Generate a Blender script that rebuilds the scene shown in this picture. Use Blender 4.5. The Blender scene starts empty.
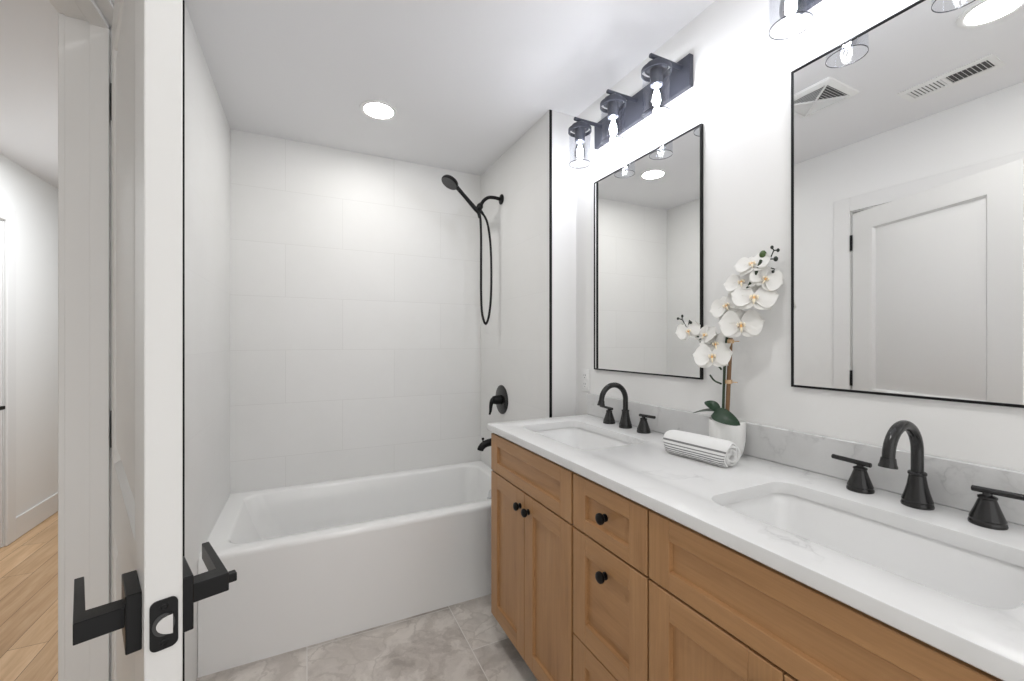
import bpy, bmesh, math, random
from mathutils import Vector, Matrix

C = bpy.context.scene
random.seed(7)
PI = math.pi

# ------------------------------------------------------------------ camera
CAMZ = 1.287
cam_d = bpy.data.cameras.new('camera')
cam_d.sensor_width = 36.0
cam_d.lens = 419.71 * 36.0 / 1024.0
cam_d.shift_y = (342.17 - 340.5) / 1024.0
cam_d.clip_start = 0.02
cam = bpy.data.objects.new('camera', cam_d)
C.collection.objects.link(cam)
cam.location = (0, 0, CAMZ)
cam.rotation_euler = (PI / 2, 0, -math.radians(26.035))
C.camera = cam

# ------------------------------------------------------------------ world, exposure
W = bpy.data.worlds.new('world')
C.world = W
W.use_nodes = True
W.node_tree.nodes['Background'].inputs['Color'].default_value = (1.0, 0.99, 0.975, 1)
W.node_tree.nodes['Background'].inputs['Strength'].default_value = 0.42
C.view_settings.view_transform = 'Standard'
C.view_settings.look = 'None'
C.view_settings.gamma = 1.0
C.view_settings.use_curve_mapping = False
C.view_settings.exposure = 1.82
BULB_L, DOWN_L, HALL_L = 52.0, 31.0, 140.0

# ------------------------------------------------------------------ materials
def lin(c):
    return tuple((v / 12.92 if v <= 0.04045 else ((v + 0.055) / 1.055) ** 2.4) for v in (x / 255.0 for x in c)) + (1,)

class NT:
    def __init__(s, name):
        s.m = bpy.data.materials.new(name); s.m.use_nodes = True
        s.t = s.m.node_tree; s.b = s.t.nodes['Principled BSDF']
    def n(s, typ, **kw):
        x = s.t.nodes.new(typ)
        for k, v in kw.items():
            if k.startswith('_'): setattr(x, k[1:], v)
            else: x.inputs[k.replace('__', ' ')].default_value = v
        return x
    def l(s, a, b): s.t.links.new(a, b)
    def ramp(s, src, stops):
        r = s.n('ShaderNodeValToRGB'); e = r.color_ramp.elements
        while len(e) < len(stops): e.new(0.5)
        for i, (p, c) in enumerate(stops):
            e[i].position = p; e[i].color = c if len(c) == 4 else tuple(c) + (1,)
        s.l(src, r.inputs[0]); return r
    def mix(s, fac, a, b, typ='MIX'):
        x = s.n('ShaderNodeMix', _data_type='RGBA', _blend_type=typ)
        for sock, v in ((x.inputs[0], fac), (x.inputs[6], a), (x.inputs[7], b)):
            if hasattr(v, 'is_linked'): s.l(v, sock)
            else: sock.default_value = v
        return x.outputs[2]
    def bump(s, h, strength, dist=0.002):
        x = s.n('ShaderNodeBump', Strength=strength, Distance=dist)
        s.l(h, x.inputs['Height']); s.l(x.outputs[0], s.b.inputs['Normal']); return x

def simple(name, col, rough=0.5, metal=0.0, spec=0.5, bump=0.0, scale=200.0, coat=0.0):
    k = NT(name)
    k.b.inputs['Base Color'].default_value = col
    k.b.inputs['Roughness'].default_value = rough
    k.b.inputs['Metallic'].default_value = metal
    k.b.inputs['Specular IOR Level'].default_value = spec
    k.b.inputs['Coat Weight'].default_value = coat
    if True:
        tc = k.n('ShaderNodeTexCoord'); no = k.n('ShaderNodeTexNoise', Scale=scale, Detail=3.0)
        k.l(tc.outputs['Object'], no.inputs['Vector'])
        rr = k.n('ShaderNodeMapRange'); rr.inputs[3].default_value = rough * 0.93; rr.inputs[4].default_value = min(1, rough * 1.07)
        k.l(no.outputs[0], rr.inputs[0]); k.l(rr.outputs[0], k.b.inputs['Roughness'])
        if bump: k.bump(no.outputs[0], bump)
    return k.m

M = {}
M['wall'] = simple('wall_paint', (0.80, 0.797, 0.785, 1), 0.6, bump=0.03, scale=300)
M['ceiling'] = simple('ceiling_paint', (0.80, 0.80, 0.81, 1), 0.8, bump=0.03, scale=300)
M['door'] = simple('door_paint', (0.72, 0.715, 0.70, 1), 0.38, bump=0.01, scale=120)
M['trim'] = simple('trim_paint', (0.76, 0.755, 0.745, 1), 0.35)
M['black'] = simple('matte_black_metal', (0.0035, 0.0035, 0.004, 1), 0.33, metal=0.0, spec=0.25, scale=500, bump=0.05)
M['bronze'] = simple('dark_bronze_metal', (0.010, 0.0095, 0.0095, 1), 0.24, metal=0.0, spec=0.5, scale=600)
M['iron'] = simple('graphite_metal', (0.062, 0.066, 0.085, 1), 0.42, metal=0.35, spec=0.5, scale=500)
M['satin'] = simple('satin_nickel', (0.50, 0.49, 0.48, 1), 0.3, metal=1.0)
M['chrome'] = simple('polished_chrome', (0.75, 0.75, 0.76, 1), 0.12, metal=1.0)
M['tub'] = simple('white_acrylic', (0.86, 0.86, 0.85, 1), 0.16, spec=0.5, coat=0.2)
M['ceramic'] = simple('white_ceramic', (0.85, 0.85, 0.845, 1), 0.12, spec=0.5, coat=0.2)
M['plastic'] = simple('white_plastic', (0.80, 0.80, 0.79, 1), 0.35)
M['slot'] = simple('dark_slot', (0.05, 0.05, 0.05, 1), 0.7)
M['shadowbox'] = simple('duct_shade', (0.10, 0.10, 0.10, 1), 0.8)  # dark colour stands in for the shade behind the vent louvres
M['mirror'] = simple('mirror_glass', (0.92, 0.925, 0.92, 1), 0.0, metal=1.0)
M['stick'] = simple('bamboo_brown', (0.20, 0.105, 0.045, 1), 0.55, bump=0.2, scale=90)
M['tape'] = simple('raffia_tie', (0.62, 0.42, 0.24, 1), 0.6)
M['stem'] = simple('green_stem', (0.018, 0.036, 0.014, 1), 0.5)
M['darkstem'] = simple('dark_bud_stem', (0.012, 0.018, 0.012, 1), 0.5)
M['bud'] = simple('green_bud', (0.05, 0.09, 0.02, 1), 0.45)
M['leaf'] = simple('orchid_leaf_green', (0.008, 0.036, 0.013, 1), 0.35, spec=0.5, scale=40, bump=0.1)
M['lip'] = simple('orange_lip', (0.75, 0.42, 0.14, 1), 0.5)
M['lippale'] = simple('cream_lip', (0.90, 0.80, 0.62, 1), 0.5)
M['towel'] = simple('white_terry', (0.84, 0.84, 0.83, 1), 0.95, spec=0.1, bump=0.6, scale=900)
M['stripe'] = simple('grey_terry_stripe', (0.22, 0.22, 0.22, 1), 0.95, spec=0.1, bump=0.6, scale=900)
M['spray'] = simple('spray_face_grey', (0.05, 0.05, 0.052, 1), 0.4)

def petal_mat():
    k = NT('white_petal')
    k.b.inputs['Base Color'].default_value = (0.90, 0.895, 0.87, 1)
    k.b.inputs['Roughness'].default_value = 0.6
    tc = k.n('ShaderNodeTexCoord'); no = k.n('ShaderNodeTexNoise', Scale=120.0, Detail=2.0)
    k.l(tc.outputs['Object'], no.inputs['Vector']); k.bump(no.outputs[0], 0.1)
    tr = k.n('ShaderNodeBsdfTranslucent', Color=(0.86, 0.84, 0.80, 1))
    mx = k.n('ShaderNodeMixShader', Fac=0.3)
    k.l(k.b.outputs[0], mx.inputs[1]); k.l(tr.outputs[0], mx.inputs[2])
    k.l(mx.outputs[0], k.t.nodes['Material Output'].inputs[0])
    return k.m
M['petal'] = petal_mat()

def pot_mat():
    k = NT('frosted_white_pot')
    k.b.inputs['Base Color'].default_value = (0.84, 0.84, 0.82, 1)
    k.b.inputs['Roughness'].default_value = 0.35
    tc = k.n('ShaderNodeTexCoord'); no = k.n('ShaderNodeTexNoise', Scale=60.0, Detail=2.0)
    k.l(tc.outputs['Object'], no.inputs['Vector']); k.bump(no.outputs[0], 0.03)
    return k.m
M['pot'] = pot_mat()

def emit(name, col, s):
    k = NT(name)
    e = k.n('ShaderNodeEmission', Color=col, Strength=s)
    k.l(e.outputs[0], k.t.nodes['Material Output'].inputs[0]); return k.m
M['downlight'] = emit('downlight_lens', (1.0, 0.985, 0.96, 1), DOWN_L)
M['hall_fill'] = emit('hall_fill_glow', (0.94, 0.97, 1.0, 1), HALL_L)  # glow of the unseen lamp added to light the hallway
M['filament'] = emit('lit_filament', (0.985, 0.985, 1.0, 1), BULB_L)

def glass_mat(name, tint, edge):
    k = NT(name)
    tr = k.n('ShaderNodeBsdfTransparent', Color=tint)
    gl = k.n('ShaderNodeBsdfGlossy', Color=(1, 1, 1, 1), Roughness=0.03)
    lw = k.n('ShaderNodeLayerWeight', Blend=0.25)
    cr = k.ramp(lw.outputs['Facing'], [(0.0, (0.03, 0.03, 0.03, 1)), (0.7, (0.06, 0.06, 0.06, 1)), (1.0, (edge, edge, edge, 1))])
    mx = k.n('ShaderNodeMixShader')
    k.l(cr.outputs[0], mx.inputs[0]); k.l(tr.outputs[0], mx.inputs[1]); k.l(gl.outputs[0], mx.inputs[2])
    k.l(mx.outputs[0], k.t.nodes['Material Output'].inputs[0]); return k.m
M['glass'] = glass_mat('clear_shade_glass', (0.955, 0.96, 0.975, 1), 0.30)
M['bulb_glass'] = glass_mat('clear_bulb_glass', (0.93, 0.94, 0.97, 1), 0.35)
M['glass_rim'] = simple('glass_rim_edge', (0.02, 0.021, 0.026, 1), 0.3, spec=0.2)

def tile_mat(name, ax, u0, v0, w=0.6145, h=0.3065, grout=(0.715, 0.71, 0.695, 1)):
    """large pale ceramic tiles in a half-offset bond; ax = world axis that runs along the wall"""
    k = NT(name)
    tc = k.n('ShaderNodeTexCoord'); sp = k.n('ShaderNodeSeparateXYZ')
    k.l(tc.outputs['Object'], sp.inputs[0])
    def off(sock, o):
        a = k.n('ShaderNodeMath', _operation='SUBTRACT'); k.l(sock, a.inputs[0]); a.inputs[1].default_value = o; return a.outputs[0]
    cb = k.n('ShaderNodeCombineXYZ')
    k.l(off(sp.outputs[ax], u0), cb.inputs[0]); k.l(off(sp.outputs[2], v0), cb.inputs[1])
    br = k.n('ShaderNodeTexBrick', Scale=1.0)
    br.offset = 0.5; br.offset_frequency = 2; br.squash = 1.0
    br.inputs['Color1'].default_value = (0.80, 0.798, 0.785, 1); br.inputs['Color2'].default_value = (0.785, 0.783, 0.77, 1)
    br.inputs['Mortar'].default_value = grout
    br.inputs['Mortar Size'].default_value = 0.0016; br.inputs['Mortar Smooth'].default_value = 0.4
    br.inputs['Brick Width'].default_value = w; br.inputs['Row Height'].default_value = h
    k.l(cb.outputs[0], br.inputs['Vector'])
    no = k.n('ShaderNodeTexNoise', Scale=3.0, Detail=6.0, Roughness=0.65)
    k.l(tc.outputs['Object'], no.inputs['Vector'])
    r = k.ramp(no.outputs[0], [(0.3, (0.97, 0.97, 0.968, 1)), (0.7, (1.0, 1.0, 1.0, 1))])
    col = k.mix(1.0, br.outputs['Color'], r.outputs[0], 'MULTIPLY')
    k.l(col, k.b.inputs['Base Color'])
    k.b.inputs['Roughness'].default_value = 0.48
    k.b.inputs['Specular IOR Level'].default_value = 0.35
    inv = k.n('ShaderNodeMath', _operation='SUBTRACT'); inv.inputs[0].default_value = 1.0; k.l(br.outputs['Fac'], inv.inputs[1])
    k.bump(inv.outputs[0], 0.35, 0.001)
    return k.m
Z0T = CAMZ + 0.8741 - 21 * 0.3065
M['tile_back'] = tile_mat('wall_tile_back', 0, -0.1116 - 0.6145 * 10, Z0T)
M['tile_side'] = tile_mat('wall_tile_side', 1, 2.755 - 0.6145 * 10, Z0T, grout=(0.765, 0.762, 0.75, 1))

def marble(name, base, vein, scale, amount, rough, fine=0.25):
    k = NT(name)
    tc = k.n('ShaderNodeTexCoord')
    n1 = k.n('ShaderNodeTexNoise', Scale=scale * 0.7, Detail=5.0, Roughness=0.6)
    k.l(tc.outputs['Object'], n1.inputs['Vector'])
    add = k.n('ShaderNodeVectorMath', _operation='SCALE'); add.inputs['Scale'].default_value = 0.55 / scale * 2.4
    k.l(n1.outputs['Color'], add.inputs[0])
    ad2 = k.n('ShaderNodeVectorMath', _operation='ADD'); k.l(tc.outputs['Object'], ad2.inputs[0]); k.l(add.outputs[0], ad2.inputs[1])
    n2 = k.n('ShaderNodeTexNoise', Scale=scale, Detail=4.0, Roughness=0.5)
    k.l(ad2.outputs[0], n2.inputs['Vector'])
    ab = k.n('ShaderNodeMath', _operation='SUBTRACT'); ab.inputs[1].default_value = 0.5; k.l(n2.outputs[0], ab.inputs[0])
    aa = k.n('ShaderNodeMath', _operation='ABSOLUTE'); k.l(ab.outputs[0], aa.inputs[0])
    rv = k.ramp(aa.outputs[0], [(0.0, (1, 1, 1, 1)), (0.012, (0.45, 0.45, 0.45, 1)), (0.05, (0, 0, 0, 1))])
    n3 = k.n('ShaderNodeTexNoise', Scale=scale * 0.9, Detail=2.0)
    k.l(tc.outputs['Object'], n3.inputs['Vector'])
    rm = k.ramp(n3.outputs[0], [(0.5, (0, 0, 0, 1)), (0.68, (amount, amount, amount, 1))])
    mm = k.n('ShaderNodeMath', _operation='MULTIPLY'); k.l(rv.outputs[0], mm.inputs[0]); k.l(rm.outputs[0], mm.inputs[1])
    cl = k.ramp(n1.outputs[0], [(0.3, tuple(b * (1 - fine * 0.25) for b in base[:3])), (0.7, base[:3])])
    col = k.mix(mm.outputs[0], cl.outputs[0], vein)
    k.l(col, k.b.inputs['Base Color']); k.b.inputs['Roughness'].default_value = rough
    return k.m
M['splash'] = marble('grey_veined_quartz_upstand', (0.66, 0.66, 0.655, 1), (0.30, 0.30, 0.305, 1), 7.0, 0.55, 0.18, 0.5)
M['quartz'] = marble('white_veined_quartz', (0.755, 0.755, 0.75, 1), (0.42, 0.42, 0.425, 1), 6.0, 0.48, 0.27)

def floor_mat():
    k = NT('grey_marble_floor_tile')
    tc = k.n('ShaderNodeTexCoord'); sp = k.n('ShaderNodeSeparateXYZ'); k.l(tc.outputs['Object'], sp.inputs[0])
    ax = k.n('ShaderNodeMath', _operation='ADD'); ax.inputs[1].default_value = 6.2; k.l(sp.outputs[0], ax.inputs[0])
    ay = k.n('ShaderNodeMath', _operation='ADD'); ay.inputs[1].default_value = 6.2 - 1.65 + 0.62 * 2; k.l(sp.outputs[1], ay.inputs[0])
    cb = k.n('ShaderNodeCombineXYZ'); k.l(ay.outputs[0], cb.inputs[0]); k.l(ax.outputs[0], cb.inputs[1])
    br = k.n('ShaderNodeTexBrick', Scale=1.0); br.offset = 0.5; br.offset_frequency = 2
    br.inputs['Color1'].default_value = (0, 0, 0, 1); br.inputs['Color2'].default_value = (1, 1, 1, 1); br.inputs['Mortar'].default_value = (0.5, 0.5, 0.5, 1)
    br.inputs['Mortar Size'].default_value = 0.0022; br.inputs['Mortar Smooth'].default_value = 0.2
    br.inputs['Brick Width'].default_value = 0.62; br.inputs['Row Height'].default_value = 0.62
    k.l(cb.outputs[0], br.inputs['Vector'])
    sc = k.n('ShaderNodeVectorMath', _operation='SCALE'); sc.inputs['Scale'].default_value = 3.7; k.l(br.outputs['Color'], sc.inputs[0])
    pos = k.n('ShaderNodeVectorMath', _operation='ADD'); k.l(tc.outputs['Object'], pos.inputs[0]); k.l(sc.outputs[0], pos.inputs[1])
    n1 = k.n('ShaderNodeTexNoise', Scale=3.2, Detail=7.0, Roughness=0.62); k.l(pos.outputs[0], n1.inputs['Vector'])
    wv = k.n('ShaderNodeVectorMath', _operation='SCALE'); wv.inputs['Scale'].default_value = 0.35; k.l(n1.outputs['Color'], wv.inputs[0])
    p2 = k.n('ShaderNodeVectorMath', _operation='ADD'); k.l(pos.outputs[0], p2.inputs[0]); k.l(wv.outputs[0], p2.inputs[1])
    vo = k.n('ShaderNodeTexVoronoi', Scale=7.5, _feature='DISTANCE_TO_EDGE'); k.l(p2.outputs[0], vo.inputs['Vector'])
    n2 = k.n('ShaderNodeTexNoise', Scale=6.0, Detail=6.0, Roughness=0.6, Distortion=0.8); k.l(p2.outputs[0], n2.inputs['Vector'])
    base = k.ramp(n2.outputs[0], [(0.36, (0.36, 0.32, 0.285)), (0.48, (0.50, 0.455, 0.415)), (0.60, (0.66, 0.615, 0.57))])
    vr = k.ramp(vo.outputs['Distance'], [(0.0, (1, 1, 1, 1)), (0.03, (0.6, 0.6, 0.6, 1)), (0.055, (0, 0, 0, 1))])
    n3 = k.n('ShaderNodeTexNoise', Scale=2.6, Detail=3.0); k.l(pos.outputs[0], n3.inputs['Vector'])
    mk = k.ramp(n3.outputs[0], [(0.42, (0, 0, 0, 1)), (0.52, (0.9, 0.9, 0.9, 1))])
    mm = k.n('ShaderNodeMath', _operation='MULTIPLY'); k.l(vr.outputs[0], mm.inputs[0]); k.l(mk.outputs[0], mm.inputs[1])
    c1 = k.mix(mm.outputs[0], base.outputs[0], (0.33, 0.29, 0.255, 1))
    c2 = k.mix(mk.outputs[0], c1, k.mix(0.5, c1, (0.72, 0.67, 0.615, 1)))
    c3 = k.mix(br.outputs['Fac'], c2, (0.72, 0.69, 0.655, 1))
    k.l(c3, k.b.inputs['Base Color']); k.b.inputs['Roughness'].default_value = 0.38
    return k.m
M['floor'] = floor_mat()

def plank_mat():
    k = NT('honey_oak_planks')
    tc = k.n('ShaderNodeTexCoord'); sp = k.n('ShaderNodeSeparateXYZ'); k.l(tc.outputs['Object'], sp.inputs[0])
    cb = k.n('ShaderNodeCombineXYZ'); k.l(sp.outputs[1], cb.inputs[0]); k.l(sp.outputs[0], cb.inputs[1])
    br = k.n('ShaderNodeTexBrick', Scale=1.0); br.offset = 0.37; br.offset_frequency = 2
    br.inputs['Color1'].default_value = (0, 0, 0, 1); br.inputs['Color2'].default_value = (1, 1, 1, 1); br.inputs['Mortar'].default_value = (0.5, 0.5, 0.5, 1)
    br.inputs['Mortar Size'].default_value = 0.0012; br.inputs['Brick Width'].default_value = 1.25; br.inputs['Row Height'].default_value = 0.125
    k.l(cb.outputs[0], br.inputs['Vector'])
    mp = k.n('ShaderNodeMapping'); mp.inputs['Scale'].default_value = (14, 1.1, 1); k.l(tc.outputs['Object'], mp.inputs['Vector'])
    sc = k.n('ShaderNodeVectorMath', _operation='SCALE'); sc.inputs['Scale'].default_value = 9.0; k.l(br.outputs['Color'], sc.inputs[0])
    ad = k.n('ShaderNodeVectorMath', _operation='ADD'); k.l(mp.outputs[0], ad.inputs[0]); k.l(sc.outputs[0], ad.inputs[1])
    no = k.n('ShaderNodeTexNoise', Scale=2.5, Detail=6.0, Roughness=0.6, Distortion=0.6); k.l(ad.outputs[0], no.inputs['Vector'])
    g = k.ramp(no.outputs[0], [(0.3, (0.50, 0.315, 0.165)), (0.55, (0.64, 0.43, 0.25)), (0.75, (0.72, 0.52, 0.33))])
    sx = k.n('ShaderNodeSeparateColor'); k.l(br.outputs['Color'], sx.inputs[0])
    t = k.ramp(sx.outputs[0], [(0.0, (0.74, 0.70, 0.66)), (1.0, (1.12, 1.12, 1.12))])
    c = k.mix(1.0, g.outputs[0], t.outputs[0], 'MULTIPLY')
    c = k.mix(br.outputs['Fac'], c, (0.12, 0.06, 0.03, 1))
    k.l(c, k.b.inputs['Base Color']); k.b.inputs['Roughness'].default_value = 0.4
    return k.m
M['planks'] = plank_mat()

def wood_mat(name, vertical, dark=1.0):
    k = NT(name)
    tc = k.n('ShaderNodeTexCoord'); oi = k.n('ShaderNodeObjectInfo')
    rs = k.n('ShaderNodeMath', _operation='MULTIPLY'); rs.inputs[1].default_value = 13.0; k.l(oi.outputs['Random'], rs.inputs[0])
    ad = k.n('ShaderNodeVectorMath', _operation='ADD'); k.l(tc.outputs['Object'], ad.inputs[0]); k.l(rs.outputs[0], ad.inputs[1])
    mp = k.n('ShaderNodeMapping'); mp.inputs['Scale'].default_value = (6, 9, 1.0) if vertical else (6, 1.0, 9)
    k.l(ad.outputs[0], mp.inputs['Vector'])
    n1 = k.n('ShaderNodeTexNoise', Scale=1.6, Detail=4.0, Roughness=0.55, Distortion=0.5); k.l(mp.outputs[0], n1.inputs['Vector'])
    m2 = k.n('ShaderNodeMapping'); m2.inputs['Scale'].default_value = (120, 180, 5) if vertical else (120, 5, 180)
    k.l(ad.outputs[0], m2.inputs['Vector'])
    n2 = k.n('ShaderNodeTexNoise', Scale=1.0, Detail=3.0, Roughness=0.6); k.l(m2.outputs[0], n2.inputs['Vector'])
    wv = k.n('ShaderNodeMath', _operation='MULTIPLY'); wv.inputs[1].default_value = 17.0; k.l(n1.outputs[0], wv.inputs[0])
    sn = k.n('ShaderNodeMath', _operation='SINE'); k.l(wv.outputs[0], sn.inputs[0])
    rg = k.ramp(sn.outputs[0], [(0.0, (0.93, 0.915, 0.90)), (0.5, (1, 1, 1))])
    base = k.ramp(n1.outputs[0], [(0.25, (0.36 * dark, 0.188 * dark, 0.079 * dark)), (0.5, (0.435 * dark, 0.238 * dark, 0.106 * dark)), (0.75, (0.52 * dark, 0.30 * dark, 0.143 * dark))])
    fin = k.ramp(n2.outputs[0], [(0.3, (0.93, 0.92, 0.91)), (0.7, (1.04, 1.04, 1.04))])
    c = k.mix(1.0, base.outputs[0], rg.outputs[0], 'MULTIPLY'); c = k.mix(1.0, c, fin.outputs[0], 'MULTIPLY')
    k.l(c, k.b.inputs['Base Color']); k.b.inputs['Roughness'].default_value = 0.36
    k.b.inputs['Specular IOR Level'].default_value = 0.4
    k.bump(n2.outputs[0], 0.05, 0.001)
    return k.m
M['wood_v'] = wood_mat('maple_upright_grain', True)
M['wood_h'] = wood_mat('maple_level_grain', False)
M['wood_gap_shade'] = wood_mat('maple_gap_shade', True, 0.11)  # maple darkened to put shade into the gaps between the fronts

# ------------------------------------------------------------------ mesh builder
class B:
    def __init__(s): s.bm = bmesh.new()
    def _new(s, vs, mi):
        for f in {f for v in vs for f in v.link_faces}: f.material_index = mi
    def box(s, x0, x1, y0, y1, z0, z1, bev=0.0, mi=0, seg=1, mat=None):
        r = bmesh.ops.create_cube(s.bm, size=1.0); vs = r['verts']
        for v in vs: v.co = Vector(((x0 + x1) / 2 + v.co.x * (x1 - x0), (y0 + y1) / 2 + v.co.y * (y1 - y0), (z0 + z1) / 2 + v.co.z * (z1 - z0)))
        if bev:
            es = list({e for v in vs for e in v.link_edges})
            r2 = bmesh.ops.bevel(s.bm, geom=es, offset=bev, segments=seg, affect='EDGES', profile=0.5)
            vs = list({v for f in r2['faces'] for v in f.verts} | {v for v in vs if v.is_valid})
        if mat is not None:
            for v in vs: v.co = mat @ v.co
        s._new(vs, mi); return s
    def loft(s, rings, cap0=True, cap1=True, mi=0, closed=True, mis=None):
        vr = [[s.bm.verts.new(p) for p in r] for r in rings]
        n = len(vr[0]); out = []
        for i in range(len(vr) - 1):
            for j in range(n if closed else n - 1):
                a, b, c, d = vr[i][j], vr[i][(j + 1) % n], vr[i + 1][(j + 1) % n], vr[i + 1][j]
                try:
                    f = s.bm.faces.new((a, b, c, d)); f.material_index = mis[i] if mis else mi; out.append(f)
                except ValueError: pass
        if cap0 and closed:
            f = s.bm.faces.new(vr[0][::-1]); f.material_index = mis[0] if mis else mi
        if cap1 and closed:
            f = s.bm.faces.new(vr[-1]); f.material_index = mis[-1] if mis else mi
        return vr
    def tube(s, pts, r, n=16, mi=0, cap=True):
        pts = [Vector(p) for p in pts]; rs = r if isinstance(r, (list, tuple)) else [r] * len(pts)
        rings = []; up = None
        for i, p in enumerate(pts):
            t = (pts[min(i + 1, len(pts) - 1)] - pts[max(i - 1, 0)]).normalized()
            if up is None:
                up = Vector((0, 0, 1)) if abs(t.z) < 0.9 else Vector((1, 0, 0))
            a = (up - t * up.dot(t)).normalized(); up = a; b = t.cross(a)
            rings.append([p + (a * math.cos(2 * PI * k / n) + b * math.sin(2 * PI * k / n)) * rs[i] for k in range(n)])
        s.loft(rings, cap, cap, mi); return s
    def lathe(s, prof, org=(0, 0, 0), axis=(0, 0, 1), n=32, mi=0, cap0=True, cap1=True, mis=None):
        ax = Vector(axis).normalized(); q = Vector((0, 0, 1)).rotation_difference(ax); o = Vector(org)
        rings = [[o + q @ Vector((r * math.cos(2 * PI * k / n), r * math.sin(2 * PI * k / n), h)) for k in range(n)] for r, h in prof]
        s.loft(rings, cap0, cap1, mi, mis=mis); return s
    def ball(s, c, r, sc=(1, 1, 1), n=16, mi=0):
        res = bmesh.ops.create_uvsphere(s.bm, u_segments=n, v_segments=max(6, n // 2), radius=r)
        for v in res['verts']: v.co = Vector((v.co.x * sc[0], v.co.y * sc[1], v.co.z * sc[2])) + Vector(c)
        s._new(res['verts'], mi); return s
    def prism(s, poly, ext, mi=0):
        """poly: list of 3D points (planar), ext: extrusion vector"""
        e = Vector(ext); s.loft([[Vector(p) for p in poly], [Vector(p) + e for p in poly]], True, True, mi); return s
    def quad(s, *p, mi=0):
        f = s.bm.faces.new([s.bm.verts.new(q) for q in p]); f.material_index = mi; return s
    def xf(s, m):
        for v in s.bm.verts: v.co = m @ v.co
        return s

ORG = {}
def build(name, b, mats, parent=None, smooth=True, sharp=0.55, recalc=True):
    bm = b.bm
    if recalc: bmesh.ops.recalc_face_normals(bm, faces=bm.faces[:])
    if parent is not None:
        o = ORG[parent.name]
        for v in bm.verts: v.co -= o
    me = bpy.data.meshes.new(name)
    if smooth:
        for f in bm.faces: f.smooth = True
        for e in bm.edges:
            if len(e.link_faces) == 2 and e.calc_face_angle(0) > sharp: e.smooth = False
    bm.to_mesh(me); bm.free()
    for m in (mats if isinstance(mats, (list, tuple)) else [mats]): me.materials.append(M[m])
    ob = bpy.data.objects.new(name, me); C.collection.objects.link(ob)
    if parent is not None:
        ob.parent = parent; ORG[ob.name] = ORG[parent.name]
    else: ORG[ob.name] = Vector((0, 0, 0))
    return ob

def tag(o, label, cat, group=None, kind=None):
    o['label'] = label; o['category'] = cat
    if group: o['group'] = group
    if kind: o['kind'] = kind
    return o

def thing(name, loc, label, cat, group=None, kind=None):
    o = bpy.data.objects.new(name, None); C.collection.objects.link(o); o.location = loc
    o.empty_display_size = 0.05; ORG[o.name] = Vector(loc)
    return tag(o, label, cat, group, kind)

def dup(root, off, label=None):
    kids = {}
    for o in C.objects:
        if o.parent: kids.setdefault(o.parent.name, []).append(o)
    def rec(o, par):
        c = o.copy(); C.collection.objects.link(c)
        if par is not None: c.parent = par
        for k in kids.get(o.name, []): rec(k, c)
        return c
    r = rec(root, None); r.location = root.location + Vector(off)
    if label: r['label'] = label
    return r

def rrect(x0, x1, y0, y1, r, z, n=8):
    r = min(r, (x1 - x0) / 2 - 1e-4, (y1 - y0) / 2 - 1e-4); out = []
    for cx, cy, a0 in ((x1 - r, y1 - r, 0), (x0 + r, y1 - r, PI / 2), (x0 + r, y0 + r, PI), (x1 - r, y0 + r, 1.5 * PI)):
        for k in range(n + 1):
            a = a0 + PI / 2 * k / n; out.append(Vector((cx + r * math.cos(a), cy + r * math.sin(a), z)))
    return out

def bez(p, n=24):
    """Catmull-Rom through the points"""
    p = [Vector(q) for q in p]; p = [p[0] * 2 - p[1]] + p + [p[-1] * 2 - p[-2]]; out = []
    for i in range(1, len(p) - 2):
        for k in range(n):
            t = k / n; a, b_, c, d = p[i - 1], p[i], p[i + 1], p[i + 2]
            out.append(0.5 * ((2 * b_) + (c - a) * t + (2 * a - 5 * b_ + 4 * c - d) * t * t + (3 * b_ - a - 3 * c + d) * t ** 3))
    out.append(p[-2]); return out

def struct(name, b, mats, label, cat, parent=None, **k):
    o = build(name, b, mats, parent, **k)
    if parent is None: tag(o, label, cat, kind='structure')
    return o

# ------------------------------------------------------------------ key planes
XT, XV, XL, XW = 1.1015, 1.262, -0.379, -0.400        # right tile face, vanity wall, left tile face, door wall
XH, XHW = -0.513, -1.715                               # hall side of the door wall, far hall wall
YB, YR, YREAR = 2.755, 1.82, -1.0
YRL = 1.790                                            # front end of the left tile
ZC = 2.461
XM = 1.252                                             # mirror glass plane
HY0, HY1 = 0.575, 1.350                                # door opening along y
HZ = 2.055

# ------------------------------------------------------------------ shell
b = B(); b.box(XW - 0.10, 1.36, YREAR, 2.86, -0.08, 0.0); struct('floor', b, 'floor', 'grey beige marble-look floor tiles in the bathroom', 'floor')
b = B(); b.box(-1.90, XW - 0.10, YREAR, 6.6, -0.08, -0.002); struct('floor_hall', b, 'planks', 'honey wood plank floor in the hallway at left', 'floor')
b = B(); b.box(-1.90, 1.45, YREAR, 6.6, ZC, ZC + 0.08); struct('ceiling', b, 'ceiling', 'flat white ceiling with a round downlight', 'ceiling')
b = B(); b.box(XL - 0.1, XT + 0.1, YB, YB + 0.1, 0, ZC); struct('wall_back', b, 'tile_back', 'back wall of large pale tiles above the bathtub', 'wall')
b = B(); b.box(XT, XT + 0.012, YR + 0.0005, YB, 0, ZC); struct('wall_right_tile', b, 'tile_side', 'tiled right wall carrying the shower fittings', 'wall')
b = B(); b.box(XT + 0.012, 1.36, YR, YB + 0.1, 0, ZC); struct('wall_return', b, 'wall', 'narrow painted return wall between shower tile and vanity wall', 'wall')
b = B(); b.box(XV, 1.36, YREAR, YR, 0, ZC); struct('wall_right', b, 'wall', 'white painted wall behind both mirrors', 'wall')
b = B(); b.box(XL - 0.012, XL, YRL + 0.0005, YB, 0, ZC); struct('wall_left_tile', b, 'tile_side', 'tiled left wall beside the tub, seen past the open door', 'wall')
b = B()
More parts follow.
